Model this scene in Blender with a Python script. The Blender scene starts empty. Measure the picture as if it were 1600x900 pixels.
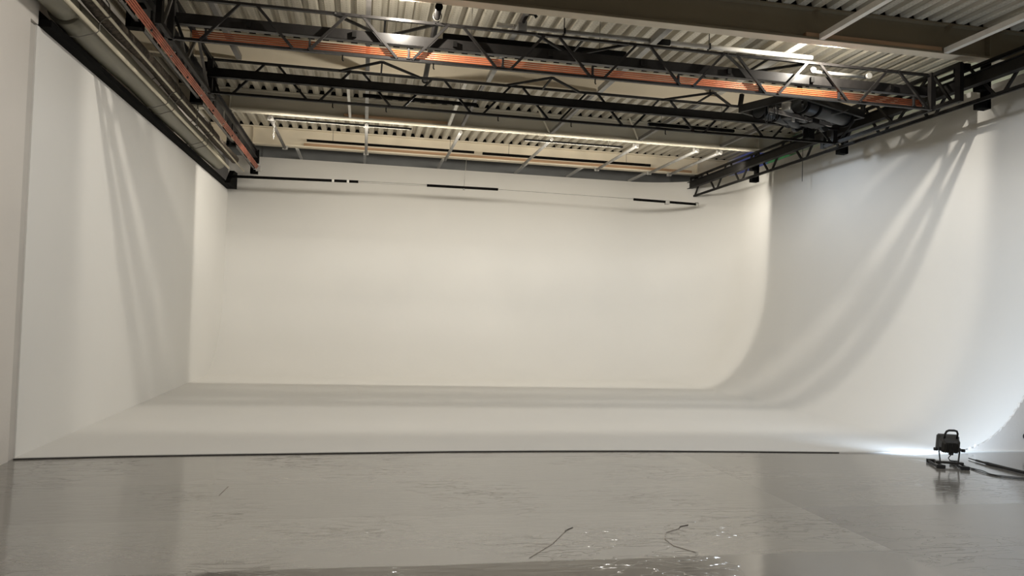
import bpy, bmesh, math, random
from mathutils import Vector, Matrix
random.seed(7)
sc = bpy.context.scene
COL = sc.collection
PI = math.pi

# ------------------------------------------------------------------ materials
def nodes(name):
    m = bpy.data.materials.new(name); m.use_nodes = True
    nt = m.node_tree
    return m, nt, nt.nodes['Principled BSDF']

def mat(name, col, rough=0.6, metal=0.0, var=0.06, scale=6.0, bump=0.0, bscale=40.0, spec=0.5, stretch=None):
    """painted / metal surface with a little procedural mottling"""
    m, nt, b = nodes(name)
    b.inputs['Roughness'].default_value = rough
    b.inputs['Metallic'].default_value = metal
    b.inputs['Specular IOR Level'].default_value = spec
    tc = nt.nodes.new('ShaderNodeTexCoord')
    mp = nt.nodes.new('ShaderNodeMapping')
    if stretch: mp.inputs['Scale'].default_value = stretch
    nt.links.new(tc.outputs['Object'], mp.inputs['Vector'])
    n = nt.nodes.new('ShaderNodeTexNoise'); n.inputs['Scale'].default_value = scale; n.inputs['Detail'].default_value = 5
    nt.links.new(mp.outputs['Vector'], n.inputs['Vector'])
    r = nt.nodes.new('ShaderNodeValToRGB')
    r.color_ramp.elements[0].position = 0.3; r.color_ramp.elements[1].position = 0.7
    r.color_ramp.elements[0].color = tuple(max(0, c*(1-var)) for c in col) + (1,)
    r.color_ramp.elements[1].color = tuple(min(1, c*(1+var)) for c in col) + (1,)
    nt.links.new(n.outputs['Fac'], r.inputs['Fac']); nt.links.new(r.outputs['Color'], b.inputs['Base Color'])
    if bump:
        n2 = nt.nodes.new('ShaderNodeTexNoise'); n2.inputs['Scale'].default_value = bscale; n2.inputs['Detail'].default_value = 4
        nt.links.new(mp.outputs['Vector'], n2.inputs['Vector'])
        bp = nt.nodes.new('ShaderNodeBump'); bp.inputs['Strength'].default_value = bump; bp.inputs['Distance'].default_value = 0.02
        nt.links.new(n2.outputs['Fac'], bp.inputs['Height']); nt.links.new(bp.outputs['Normal'], b.inputs['Normal'])
    return m

M = {}
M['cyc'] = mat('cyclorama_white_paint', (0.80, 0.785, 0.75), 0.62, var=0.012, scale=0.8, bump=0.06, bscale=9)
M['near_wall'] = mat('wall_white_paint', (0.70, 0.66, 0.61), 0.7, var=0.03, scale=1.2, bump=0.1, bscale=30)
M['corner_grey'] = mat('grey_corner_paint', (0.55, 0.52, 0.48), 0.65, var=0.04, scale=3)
M['black'] = mat('black_painted_steel', (0.009, 0.0083, 0.0076), 0.5, var=0.25, scale=9, spec=0.16)
M['blackgloss'] = mat('charcoal_steel', (0.024, 0.022, 0.021), 0.38, metal=0.1, var=0.2, scale=8, spec=0.3)
M['matblack'] = mat('matt_black_paint', (0.004, 0.0038, 0.0035), 0.9, var=0.2, scale=9, spec=0.08)
M['copper'] = mat('copper_conductor', (0.66, 0.19, 0.078), 0.38, metal=0.25, var=0.12, scale=5)
M['copper_dull'] = mat('dull_red_copper', (0.42, 0.13, 0.075), 0.5, metal=0.1, var=0.2, scale=5)
M['beam'] = mat('cream_beam_paint', (0.70, 0.62, 0.48), 0.6, var=0.07, scale=1.6)
M['beam_unlit'] = mat('unlit_brown_beam_paint', (0.20, 0.165, 0.105), 0.65, var=0.08, scale=1.4)  # unlit front of the nearest beam, its shade put into the colour
M['beam_grey'] = mat('grey_beam_paint', (0.47, 0.43, 0.34), 0.6, var=0.08, scale=1.4)
M['beam_shaded'] = mat('shaded_slate_beam_paint', (0.27, 0.275, 0.27), 0.6, var=0.12, scale=1.4)  # last beam, shaded by the one before it; shade put into the colour
M['strut_dark'] = mat('dark_grey_strut_steel', (0.13, 0.12, 0.11), 0.45, var=0.2, scale=6)
M['strut_white'] = mat('pale_strut_paint', (0.72, 0.69, 0.62), 0.5, var=0.08, scale=6)
M['strut_grey'] = mat('galvanised_strut_steel', (0.34, 0.33, 0.31), 0.4, metal=0.4, var=0.15, scale=9)
M['wood'] = mat('brown_timber', (0.36, 0.22, 0.12), 0.65, var=0.22, scale=3, stretch=(0.4, 12, 12))
M['vinyl'] = mat('olive_grey_vinyl', (0.17, 0.16, 0.12), 0.42, var=0.12, scale=2, bump=0.25, bscale=3, stretch=(3, 0.4, 3))
M['net'] = mat('dark_brown_netting', (0.075, 0.058, 0.042), 0.8, var=0.6, scale=22, bump=1.0, bscale=26)
M['pale_pipe'] = mat('cream_plastic_pipe', (0.66, 0.60, 0.46), 0.45, var=0.05, scale=4)
M['wire'] = mat('dull_wire', (0.16, 0.15, 0.13), 0.45, metal=0.5, var=0.1)
M['steelwire'] = mat('bright_steel_wire', (0.45, 0.44, 0.41), 0.35, metal=0.5, var=0.1)
M['zinc'] = mat('zinc_clamp', (0.42, 0.41, 0.38), 0.45, metal=0.3, var=0.1, scale=14)
M['rubber'] = mat('black_rubber', (0.012, 0.012, 0.013), 0.55, var=0.2, scale=12)
M['lampbody'] = mat('black_cast_housing', (0.022, 0.021, 0.019), 0.5, var=0.25, scale=20, bump=0.2, bscale=60)
M['tube_grey'] = mat('gunmetal_tube', (0.010, 0.011, 0.0115), 0.42, metal=0.0, var=0.2, scale=7)
M['white'] = mat('white_tape', (0.8, 0.78, 0.74), 0.5, var=0.02)
M['edge_shadow'] = mat('floor_edge_shadow', (0.02, 0.018, 0.016), 0.8, var=0.2)  # painted shadow under the white floor's front edge
M['scuff_pale'] = mat('pale_brown_scuff', (0.40, 0.35, 0.30), 0.4, var=0.2, scale=30)
M['scuff'] = mat('brown_scuff', (0.09, 0.065, 0.05), 0.6, var=0.3, scale=30)

def deck_material():
    m, nt, b = nodes('corrugated_deck_paint')
    b.inputs['Roughness'].default_value = 0.5
    tc = nt.nodes.new('ShaderNodeTexCoord')
    mp = nt.nodes.new('ShaderNodeMapping'); mp.inputs['Scale'].default_value = (6, 0.5, 6)
    nt.links.new(tc.outputs['Object'], mp.inputs['Vector'])
    n = nt.nodes.new('ShaderNodeTexNoise'); n.inputs['Scale'].default_value = 2.2; n.inputs['Detail'].default_value = 6
    nt.links.new(mp.outputs['Vector'], n.inputs['Vector'])
    r = nt.nodes.new('ShaderNodeValToRGB')
    r.color_ramp.elements[0].position = 0.3; r.color_ramp.elements[1].position = 0.72
    r.color_ramp.elements[0].color = (0.34, 0.305, 0.24, 1); r.color_ramp.elements[1].color = (0.62, 0.575, 0.475, 1)
    nt.links.new(n.outputs['Fac'], r.inputs['Fac'])
    # punched dots in rows along every rib
    mp2 = nt.nodes.new('ShaderNodeMapping'); mp2.inputs['Scale'].default_value = (1/0.0525, 1/0.075, 0.0)
    nt.links.new(tc.outputs['Object'], mp2.inputs['Vector'])
    v = nt.nodes.new('ShaderNodeTexVoronoi'); v.inputs['Scale'].default_value = 1.0; v.inputs['Randomness'].default_value = 0.0
    nt.links.new(mp2.outputs['Vector'], v.inputs['Vector'])
    lt = nt.nodes.new('ShaderNodeMath'); lt.operation = 'LESS_THAN'; lt.inputs[1].default_value = 0.17
    nt.links.new(v.outputs['Distance'], lt.inputs[0])
    mx = nt.nodes.new('ShaderNodeMix'); mx.data_type = 'RGBA'
    mul = nt.nodes.new('ShaderNodeMath'); mul.operation = 'MULTIPLY'; mul.inputs[1].default_value = 0.45
    nt.links.new(lt.outputs[0], mul.inputs[0]); nt.links.new(mul.outputs[0], mx.inputs['Factor'])
    nt.links.new(r.outputs['Color'], mx.inputs['A']); mx.inputs['B'].default_value = (0.16, 0.14, 0.1, 1)
    nt.links.new(mx.outputs['Result'], b.inputs['Base Color'])
    return m
M['deck'] = deck_material()

def floor_material():
    m, nt, b = nodes('glossy_grey_floor_paint')
    L = nt.links.new
    tc = nt.nodes.new('ShaderNodeTexCoord')
    # broad tone
    n = nt.nodes.new('ShaderNodeTexNoise'); n.inputs['Scale'].default_value = 0.7; n.inputs['Detail'].default_value = 6
    L(tc.outputs['Object'], n.inputs['Vector'])
    r = nt.nodes.new('ShaderNodeValToRGB')
    r.color_ramp.elements[0].position = 0.3; r.color_ramp.elements[1].position = 0.7
    r.color_ramp.elements[0].color = (0.200, 0.187, 0.168, 1); r.color_ramp.elements[1].color = (0.232, 0.218, 0.197, 1)
    L(n.outputs['Fac'], r.inputs['Fac'])
    # laid strips: seams run across the room, slightly skewed, 0.75 m apart
    sep = nt.nodes.new('ShaderNodeSeparateXYZ'); L(tc.outputs['Object'], sep.inputs[0])
    ad = nt.nodes.new('ShaderNodeMath'); ad.operation = 'MULTIPLY_ADD'; ad.inputs[1].default_value = 1/1.07; ad.inputs[2].default_value = -4.48/1.07
    wv = nt.nodes.new('ShaderNodeTexNoise'); wv.inputs['Scale'].default_value = 1.3; L(tc.outputs['Object'], wv.inputs['Vector'])
    yy = nt.nodes.new('ShaderNodeMath'); yy.operation = 'MULTIPLY_ADD'; yy.inputs[1].default_value = 0.06; L(wv.outputs['Fac'], yy.inputs[0])
    yo = nt.nodes.new('ShaderNodeMath'); yo.operation = 'SUBTRACT'; yo.inputs[1].default_value = 0.03; L(sep.outputs['Y'], yo.inputs[0]); L(yo.outputs[0], yy.inputs[2])
    L(yy.outputs[0], ad.inputs[0])
    fl = nt.nodes.new('ShaderNodeMath'); fl.operation = 'FLOOR'; L(ad.outputs[0], fl.inputs[0])
    fr = nt.nodes.new('ShaderNodeMath'); fr.operation = 'FRACT'; L(ad.outputs[0], fr.inputs[0])
    wn = nt.nodes.new('ShaderNodeTexWhiteNoise'); wn.noise_dimensions = '1D'; L(fl.outputs[0], wn.inputs['W'])
    seam = nt.nodes.new('ShaderNodeMath'); seam.operation = 'LESS_THAN'; seam.inputs[1].default_value = 0.008
    L(fr.outputs[0], seam.inputs[0])
    hs = nt.nodes.new('ShaderNodeMix'); hs.data_type = 'RGBA'; hs.blend_type = 'MULTIPLY'
    sm = nt.nodes.new('ShaderNodeMath'); sm.operation = 'MULTIPLY'; sm.inputs[1].default_value = 0.35
    L(seam.outputs[0], sm.inputs[0]); L(sm.outputs[0], hs.inputs['Factor'])
    L(r.outputs['Color'], hs.inputs['A']); hs.inputs['B'].default_value = (0.45, 0.43, 0.4, 1)
    # tone per strip
    mr0 = nt.nodes.new('ShaderNodeMapRange'); mr0.inputs['To Min'].default_value = 0.92; mr0.inputs['To Max'].default_value = 1.08
    L(wn.outputs['Value'], mr0.inputs['Value'])
    vm = nt.nodes.new('ShaderNodeVectorMath'); vm.operation = 'SCALE'
    L(hs.outputs['Result'], vm.inputs[0]); L(mr0.outputs[0], vm.inputs['Scale'])
    # sparse dark nicks
    mpn = nt.nodes.new('ShaderNodeMapping'); mpn.inputs['Scale'].default_value = (2.2, 6.5, 1)
    L(tc.outputs['Object'], mpn.inputs['Vector'])
    nn = nt.nodes.new('ShaderNodeTexNoise'); nn.inputs['Scale'].default_value = 3.0; nn.inputs['Detail'].default_value = 9; nn.inputs['Roughness'].default_value = 0.7
    L(mpn.outputs['Vector'], nn.inputs['Vector'])
    gt = nt.nodes.new('ShaderNodeMapRange'); gt.inputs['From Min'].default_value = 0.71; gt.inputs['From Max'].default_value = 0.76
    L(nn.outputs['Fac'], gt.inputs['Value'])
    mk = nt.nodes.new('ShaderNodeMix'); mk.data_type = 'RGBA'; L(gt.outputs[0], mk.inputs['Factor'])
    L(vm.outputs['Vector'], mk.inputs['A']); mk.inputs['B'].default_value = (0.07, 0.06, 0.055, 1)
    L(mk.outputs['Result'], b.inputs['Base Color'])
    # roughness: glossier close to the near edge of the painted strips
    rr = nt.nodes.new('ShaderNodeMapRange'); rr.inputs['From Min'].default_value = -1; rr.inputs['From Max'].default_value = 0
    rr.inputs['To Min'].default_value = 0.10; rr.inputs['To Max'].default_value = 0.13
    L(fl.outputs[0], rr.inputs['Value'])
    # the right-hand rolls are duller close to the camera
    xr = nt.nodes.new('ShaderNodeMath'); xr.operation = 'GREATER_THAN'; xr.inputs[1].default_value = 3.5; L(sep.outputs['X'], xr.inputs[0])
    yr = nt.nodes.new('ShaderNodeMath'); yr.operation = 'LESS_THAN'; yr.inputs[1].default_value = 5.55; L(sep.outputs['Y'], yr.inputs[0])
    xy = nt.nodes.new('ShaderNodeMath'); xy.operation = 'MULTIPLY'; L(xr.outputs[0], xy.inputs[0]); L(yr.outputs[0], xy.inputs[1])
    ra = nt.nodes.new('ShaderNodeMath'); ra.operation = 'MULTIPLY_ADD'; ra.inputs[1].default_value = 0.13; L(xy.outputs[0], ra.inputs[0]); L(rr.outputs[0], ra.inputs[2])
    L(ra.outputs[0], b.inputs['Roughness'])
    b.inputs['IOR'].default_value = 2.5
    # wrinkles in the vinyl, stretched across the room, gathered in patches
    mpw = nt.nodes.new('ShaderNodeMapping'); mpw.inputs['Scale'].default_value = (1.1, 3.4, 1)
    L(tc.outputs['Object'], mpw.inputs['Vector'])
    wob = nt.nodes.new('ShaderNodeTexNoise'); wob.inputs['Scale'].default_value = 1.7; wob.inputs['Detail'].default_value = 3
    L(mpw.outputs['Vector'], wob.inputs['Vector'])
    va = nt.nodes.new('ShaderNodeVectorMath'); va.operation = 'MULTIPLY_ADD'
    L(wob.outputs['Color'], va.inputs[0]); va.inputs[1].default_value = (1.6, 1.6, 0); L(mpw.outputs['Vector'], va.inputs[2])
    vor = nt.nodes.new('ShaderNodeTexVoronoi'); vor.feature = 'DISTANCE_TO_EDGE'; vor.inputs['Scale'].default_value = 2.4
    L(va.outputs['Vector'], vor.inputs['Vector'])
    rid = nt.nodes.new('ShaderNodeMapRange'); rid.inputs['From Min'].default_value = 0.0; rid.inputs['From Max'].default_value = 0.035
    rid.inputs['To Min'].default_value = 1.0; rid.inputs['To Max'].default_value = 0.0
    L(vor.outputs['Distance'], rid.inputs['Value'])
    pm = nt.nodes.new('ShaderNodeTexNoise'); pm.inputs['Scale'].default_value = 0.9; pm.inputs['Detail'].default_value = 4
    L(tc.outputs['Object'], pm.inputs['Vector'])
    pr = nt.nodes.new('ShaderNodeMapRange'); pr.inputs['From Min'].default_value = 0.48; pr.inputs['From Max'].default_value = 0.66; pr.inputs['To Max'].default_value = 0.9
    L(pm.outputs['Fac'], pr.inputs['Value'])
    yw = nt.nodes.new('ShaderNodeMapRange'); yw.inputs['From Min'].default_value = 4.3; yw.inputs['From Max'].default_value = 5.6; yw.inputs['To Min'].default_value = 1.0; yw.inputs['To Max'].default_value = 0.3
    L(sep.outputs['Y'], yw.inputs['Value'])
    pr2 = nt.nodes.new('ShaderNodeMath'); pr2.operation = 'MULTIPLY'; L(pr.outputs[0], pr2.inputs[0]); L(yw.outputs[0], pr2.inputs[1]); pr = pr2
    rm = nt.nodes.new('ShaderNodeMath'); rm.operation = 'MULTIPLY'; L(rid.outputs[0], rm.inputs[0]); L(pr.outputs[0], rm.inputs[1])
    fine = nt.nodes.new('ShaderNodeTexNoise'); fine.inputs['Scale'].default_value = 5.5; fine.inputs['Detail'].default_value = 5
    L(mpw.outputs['Vector'], fine.inputs['Vector'])
    hh = nt.nodes.new('ShaderNodeMath'); hh.operation = 'MULTIPLY_ADD'; hh.inputs[1].default_value = 0.30
    L(fine.outputs['Fac'], hh.inputs[0]); L(rm.outputs[0], hh.inputs[2])
    h2 = nt.nodes.new('ShaderNodeMath'); h2.operation = 'MULTIPLY_ADD'; h2.inputs[1].default_value = 0.5
    L(seam.outputs[0], h2.inputs[0]); L(hh.outputs[0], h2.inputs[2])
    bp = nt.nodes.new('ShaderNodeBump'); bp.inputs['Strength'].default_value = 0.30; bp.inputs['Distance'].default_value = 0.010
    # each laid strip is slightly cupped: it tips a little towards the back wall
    ge = nt.nodes.new('ShaderNodeMath'); ge.operation = 'GREATER_THAN'; ge.inputs[1].default_value = -0.5; L(fl.outputs[0], ge.inputs[0])
    sl = nt.nodes.new('ShaderNodeMapRange'); sl.inputs['From Min'].default_value = 0; sl.inputs['From Max'].default_value = 3; sl.inputs['To Min'].default_value = -0.078; sl.inputs['To Max'].default_value = -0.012
    L(fl.outputs[0], sl.inputs['Value'])
    s2 = nt.nodes.new('ShaderNodeMath'); s2.operation = 'MULTIPLY'; L(ge.outputs[0], s2.inputs[0]); L(sl.outputs[0], s2.inputs[1])
    s3 = nt.nodes.new('ShaderNodeMath'); s3.operation = 'MULTIPLY'; L(s2.outputs[0], s3.inputs[0]); L(fr.outputs[0], s3.inputs[1])
    cup = nt.nodes.new('ShaderNodeBump'); cup.inputs['Strength'].default_value = 1.0; cup.inputs['Distance'].default_value = 1.07
    xl = nt.nodes.new('ShaderNodeMath'); xl.operation = 'LESS_THAN'; xl.inputs[1].default_value = 3.5; L(sep.outputs['X'], xl.inputs[0])
    s4 = nt.nodes.new('ShaderNodeMath'); s4.operation = 'MULTIPLY'; L(s3.outputs[0], s4.inputs[0]); L(xl.outputs[0], s4.inputs[1]); s3 = s4
    L(s3.outputs[0], cup.inputs['Height']); L(cup.outputs['Normal'], bp.inputs['Normal'])
    L(h2.outputs[0], bp.inputs['Height']); L(bp.outputs['Normal'], b.inputs['Normal'])
    return m
M['floor'] = floor_material()

def upper_right_material():
    # pale wall with a blue and a green painted panel seen between the far beams
    m, nt, b = nodes('painted_upper_wall'); L = nt.links.new
    b.inputs['Roughness'].default_value = 0.6
    tc = nt.nodes.new('ShaderNodeTexCoord'); sp = nt.nodes.new('ShaderNodeSeparateXYZ'); L(tc.outputs['Object'], sp.inputs[0])
    mr = nt.nodes.new('ShaderNodeMapRange'); mr.inputs['From Min'].default_value = 10; mr.inputs['From Max'].default_value = 20
    L(sp.outputs['Y'], mr.inputs['Value'])
    n = nt.nodes.new('ShaderNodeTexNoise'); n.inputs['Scale'].default_value = 3.0; L(tc.outputs['Object'], n.inputs['Vector'])
    ad = nt.nodes.new('ShaderNodeMath'); ad.operation = 'MULTIPLY_ADD'; ad.inputs[1].default_value = 0.02; L(n.outputs['Fac'], ad.inputs[0]); L(mr.outputs[0], ad.inputs[2])
    r = nt.nodes.new('ShaderNodeValToRGB'); L(ad.outputs[0], r.inputs['Fac'])
    cr = r.color_ramp; pale = (0.55, 0.60, 0.50, 1)
    cr.elements[0].position = 0.0; cr.elements[0].color = pale
    cr.elements[1].position = 1.0; cr.elements[1].color = (0.6, 0.58, 0.52, 1)
    for p, c in ((0.45, pale), (0.48, (0.08, 0.34, 0.14, 1)), (0.575, (0.08, 0.32, 0.13, 1)), (0.59, (0.10, 0.14, 0.55, 1)), (0.70, (0.11, 0.15, 0.58, 1)), (0.765, (0.6, 0.6, 0.62, 1))):
        e = cr.elements.new(p); e.color = c
    L(r.outputs['Color'], b.inputs['Base Color'])
    return m
M['upper_right'] = upper_right_material()

def emit_mat(name, col, s):
    m, nt, b = nodes(name)
    n = nt.nodes.new('ShaderNodeTexNoise'); n.inputs['Scale'].default_value = 3
    b.inputs['Base Color'].default_value = col + (1,)
    b.inputs['Emission Color'].default_value = col + (1,)
    b.inputs['Emission Strength'].default_value = s
    return m
M['lens'] = emit_mat('lit_lamp_lens', (0.8, 0.9, 1.0), 6.0)
M['tube_lit'] = emit_mat('lit_tube', (1.0, 0.93, 0.80), 1.2)

# ------------------------------------------------------------------ mesh helpers
def V(*a): return Vector(a)

def add_box(bm, c, s, rot=None):
    g = bmesh.ops.create_cube(bm, size=1.0)['verts']
    mt = Matrix.Translation(Vector(c)) @ (rot.to_4x4() if rot else Matrix.Identity(4)) @ Matrix.Diagonal((s[0], s[1], s[2], 1))
    bmesh.ops.transform(bm, matrix=mt, verts=g)
    return g

def frame(d, up=None):
    d = d.normalized(); up = up or Vector((0, 0, 1))
    if abs(d.dot(up)) > 0.98: up = Vector((0, 1, 0))
    x = d.cross(up).normalized(); z = x.cross(d).normalized()
    return Matrix((x, d, z)).transposed()

def add_bar(bm, p, q, w, h):
    """square-section bar from p to q"""
    p, q = Vector(p), Vector(q)
    return add_box(bm, (p+q)/2, (w, (q-p).length, h), frame(q-p))

def add_angle(bm, p, q, w, t=0.008):
    """rolled L-section bar"""
    p, q = Vector(p), Vector(q); f = frame(q-p); l = (q-p).length
    add_box(bm, (p+q)/2 + f @ V(0, 0, -w/2+t/2), (w, l, t), f)
    add_box(bm, (p+q)/2 + f @ V(-w/2+t/2, 0, 0), (t, l, w), f)

def add_tube(bm, pts, r, n=12, closed=False, caps=True):
    pts = [Vector(p) for p in pts]; rings = []
    N = len(pts); prev = None
    for i, p in enumerate(pts):
        if closed: d = pts[(i+1) % N] - pts[i-1]
        else: d = pts[min(i+1, N-1)] - pts[max(i-1, 0)]
        d.normalize()
        if prev is None:
            a = d.cross(V(0, 0, 1))
            if a.length < 1e-3: a = d.cross(V(0, 1, 0))
        else:
            a = prev - d*prev.dot(d)
        a.normalize(); prev = a; b = d.cross(a)
        rr = r[i] if isinstance(r, (list, tuple)) else r
        rings.append([bm.verts.new(p + a*(rr*math.cos(t*2*PI/n)) + b*(rr*math.sin(t*2*PI/n))) for t in range(n)])
    for i in range(N if closed else N-1):
        A, B = rings[i], rings[(i+1) % N]
        for t in range(n):
            f = bm.faces.new((A[t], A[(t+1) % n], B[(t+1) % n], B[t])); f.smooth = True
    if caps and not closed:
        bm.faces.new(rings[0][::-1]); bm.faces.new(rings[-1])

def add_channel(bm, x0, x1, y, z0, z1, depth=0.07, t=0.008, face=-1):
    """C-section lying along X; its web faces -Y when face=-1"""
    w = abs(x1-x0); cx = (x0+x1)/2
    add_box(bm, (cx, y + face*(depth/2 - t/2), (z0+z1)/2), (w, t, z1-z0))
    add_box(bm, (cx, y, z1-t/2), (w, depth, t)); add_box(bm, (cx, y, z0+t/2), (w, depth, t))

def add_ibeam_x(bm, x0, x1, y, z0, z1, w, tf=0.014, tw=0.010):
    cx, l = (x0+x1)/2, x1-x0
    add_box(bm, (cx, y, (z0+z1)/2), (l, tw, z1-z0))
    add_box(bm, (cx, y, z0+tf/2), (l, w, tf)); add_box(bm, (cx, y, z1-tf/2), (l, w, tf))

def add_ibeam_y(bm, x, y0, y1, z0, z1, w, tf=0.014, tw=0.010):
    cy, l = (y0+y1)/2, y1-y0
    add_box(bm, (x, cy, (z0+z1)/2), (tw, l, z1-z0))
    add_box(bm, (x, cy, z0+tf/2), (w, l, tf)); add_box(bm, (x, cy, z1-tf/2), (w, l, tf))

def obj(name, bm, material, parent=None, bevel=0.0):
    if bevel:
        es = [e for e in bm.edges if len(e.link_faces) == 2 and e.calc_face_angle() > 0.6]
        bmesh.ops.bevel(bm, geom=es, offset=bevel, segments=2, affect='EDGES', profile=0.6)
    bmesh.ops.recalc_face_normals(bm, faces=bm.faces)
    me = bpy.data.meshes.new(name); bm.to_mesh(me); bm.free()
    me.materials.append(M[material])
    o = bpy.data.objects.new(name, me); COL.objects.link(o)
    if parent: o.parent = parent
    return o

def tag(o, label, cat, group=None, kind=None):
    o['label'] = label; o['category'] = cat
    if group: o['group'] = group
    if kind: o['kind'] = kind
    return o

def thing(name, label, cat, loc=(0, 0, 0), rotz=0.0, group=None):
    o = bpy.data.objects.new(name, None); COL.objects.link(o)
    o.location = loc; o.rotation_euler = (0, 0, rotz); o.empty_display_size = 0.1
    return tag(o, label, cat, group)

def struct(name, bm, m, label=None):
    o = obj(name, bm, m); o['kind'] = 'structure'
    if label: o['label'] = label
    return o

def B(): return bmesh.new()

# local-coordinate part: geometry given in world coordinates, stored relative to the thing's base
def wpart(name, bm, m, root, bevel=0.0, label=None):
    mw = Matrix.Translation(root.location) @ root.rotation_euler.to_matrix().to_4x4()
    bmesh.ops.transform(bm, matrix=mw.inverted(), verts=bm.verts)
    o = obj(name, bm, m, root, bevel)
    if label: o['label'] = label
    return o
def wsub(name, bm, m, root, part, bevel=0.0, label=None):
    o = wpart(name, bm, m, root, bevel, label); o.parent = part
    return o

# ================================================================== SETTING
LX = -3.10            # left wall plane
BY = 17.90            # back wall plane
RX = 8.40             # right wall plane
WTOP = 4.84
ZB, ZT = 5.06, 5.47   # roof beams bottom / top

bm = B(); add_box(bm, (3.0, 6.0, -0.05), (16.0, 30.0, 0.10)); struct('floor', bm, 'floor')

# white studio floor: thin slab with a hand-painted, slightly bowed front edge
edge = [(LX, 7.74), (-2.3, 7.83), (-1.59, 7.88), (-0.4, 7.94), (0.93, 8.0), (2.0, 8.005), (3.06, 7.985), (4.2, 7.92), (5.4, 7.83), (6.47, 7.76), (7.0, 7.80), (RX, 7.86)]
def slab(z0, z1, pts, yb):
    bm = B(); n = len(pts)
    lo = [bm.verts.new((x, y, z0)) for x, y in pts]; hi = [bm.verts.new((x, y, z1)) for x, y in pts]
    blo = [bm.verts.new((x, yb, z0)) for x, y in pts]; bhi = [bm.verts.new((x, yb, z1)) for x, y in pts]
    for i in range(n-1):
        bm.faces.new((lo[i], lo[i+1], hi[i+1], hi[i])); bm.faces.new((hi[i], hi[i+1], bhi[i+1], bhi[i])); bm.faces.new((lo[i], blo[i], blo[i+1], lo[i+1]))
    bm.faces.new((lo[0], hi[0], bhi[0], blo[0])); bm.faces.new((lo[-1], blo[-1], bhi[-1], hi[-1]))
    return bm
struct('floor_white', slab(0.0, 0.014, edge, BY), 'cyc')
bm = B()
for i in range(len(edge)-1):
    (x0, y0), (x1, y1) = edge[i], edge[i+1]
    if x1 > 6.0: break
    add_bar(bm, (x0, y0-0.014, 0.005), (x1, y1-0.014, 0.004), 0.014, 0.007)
struct('trim_shadow_line', bm, 'edge_shadow')  # dark strip standing for the shadow line at the slab's front edge

# cyclorama: cove swept along back wall, round corner, right wall
RC = 2.0
path = []
nx = 14
for i in range(nx+1): path.append((LX + (RX-RC-LX)*i/nx, BY, 0.0, 1.0, 0.0))
na = 40
for i in range(1, na+1):
    t = i/na*PI/2
    path.append((RX-RC + RC*math.sin(t), BY-RC + RC*math.cos(t), math.sin(t), math.cos(t), i/na))
ia = len(path)-1
path.append((RX, BY-RC-0.02, 1.0, 0.0, 1.0))
for i in range(1, 13): path.append((RX, BY-RC-0.02 - (BY-RC-0.02-7.86)*i/12, 1.0, 0.0, 1.0))
def cove(seg):
    bm = B(); rows = []
    for (x, y, ox, oy, k) in seg:
        W = 1.80*(1-k) + 1.45*k; H = 1.75*(1-k) + 2.5*k
        row = []
        for j in range(33):
            a = j/32*PI/2
            d = W*(1-math.sin(a)); z = 0.013 + H*(1-math.cos(a))
            row.append(bm.verts.new((x-ox*d, y-oy*d, z)))
        row.append(bm.verts.new((x, y, WTOP))); row.append(bm.verts.new((x+ox*0.12, y+oy*0.12, WTOP)))
        row.append(bm.verts.new((x+ox*0.12, y+oy*0.12, 0.013)))
        rows.append(row)
    for r0, r1 in zip(rows, rows[1:]):
        for j in range(len(r0)-1):
            f = bm.faces.new((r0[j], r1[j], r1[j+1], r0[j+1])); f.smooth = j < 33
    return bm
o = struct('wall_back', cove(path[:ia+1]), 'cyc')
o = struct('wall_right', cove(path[ia:]), 'cyc')
# end panel of the right cove with drips of plaster along its curved edge
bm = B(); pts = []
W, H = 1.45, 2.5
for j in range(91):
    a = j/90*PI/2
    x = RX - W*(1-math.sin(a)); z = 0.0 + H*(1-math.cos(a))
    jag = 0.010*random.random() + (0.022*random.random() if j % 3 == 0 else 0)
    pts.append((x - jag*math.sin(a)*0.4, z + jag*1.1))
pts += [(RX, WTOP), (9.0, WTOP), (9.0, 0.0)]
fr_ = [bm.verts.new((x, 7.845, z)) for x, z in pts]; bk_ = [bm.verts.new((x, 7.875, z)) for x, z in pts]
bm.faces.new(fr_); bm.faces.new(bk_[::-1])
for i in range(len(pts)): bm.faces.new((fr_[i], fr_[(i+1) % len(pts)], bk_[(i+1) % len(pts)], bk_[i]))
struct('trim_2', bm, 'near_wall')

bm = B(); add_box(bm, (LX-0.09, (7.76+BY)/2+0.06, 4.05/2), (0.18, BY-7.76+0.12, 4.05)); struct('wall_left', bm, 'cyc')
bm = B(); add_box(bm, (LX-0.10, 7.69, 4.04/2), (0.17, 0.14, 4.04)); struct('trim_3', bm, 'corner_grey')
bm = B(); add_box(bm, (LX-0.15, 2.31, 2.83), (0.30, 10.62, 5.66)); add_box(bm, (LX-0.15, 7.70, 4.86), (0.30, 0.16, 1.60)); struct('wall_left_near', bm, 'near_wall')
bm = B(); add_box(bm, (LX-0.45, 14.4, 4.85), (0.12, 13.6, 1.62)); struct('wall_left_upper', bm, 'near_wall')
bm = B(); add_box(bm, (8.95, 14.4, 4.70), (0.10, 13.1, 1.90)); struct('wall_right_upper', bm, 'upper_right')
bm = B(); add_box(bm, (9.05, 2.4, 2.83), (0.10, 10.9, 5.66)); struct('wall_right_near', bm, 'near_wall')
bm = B(); add_box(bm, (2.8, 21.1, 4.9), (12.8, 0.10, 1.5)); struct('wall_back_upper', bm, 'beam_shaded')

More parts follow.
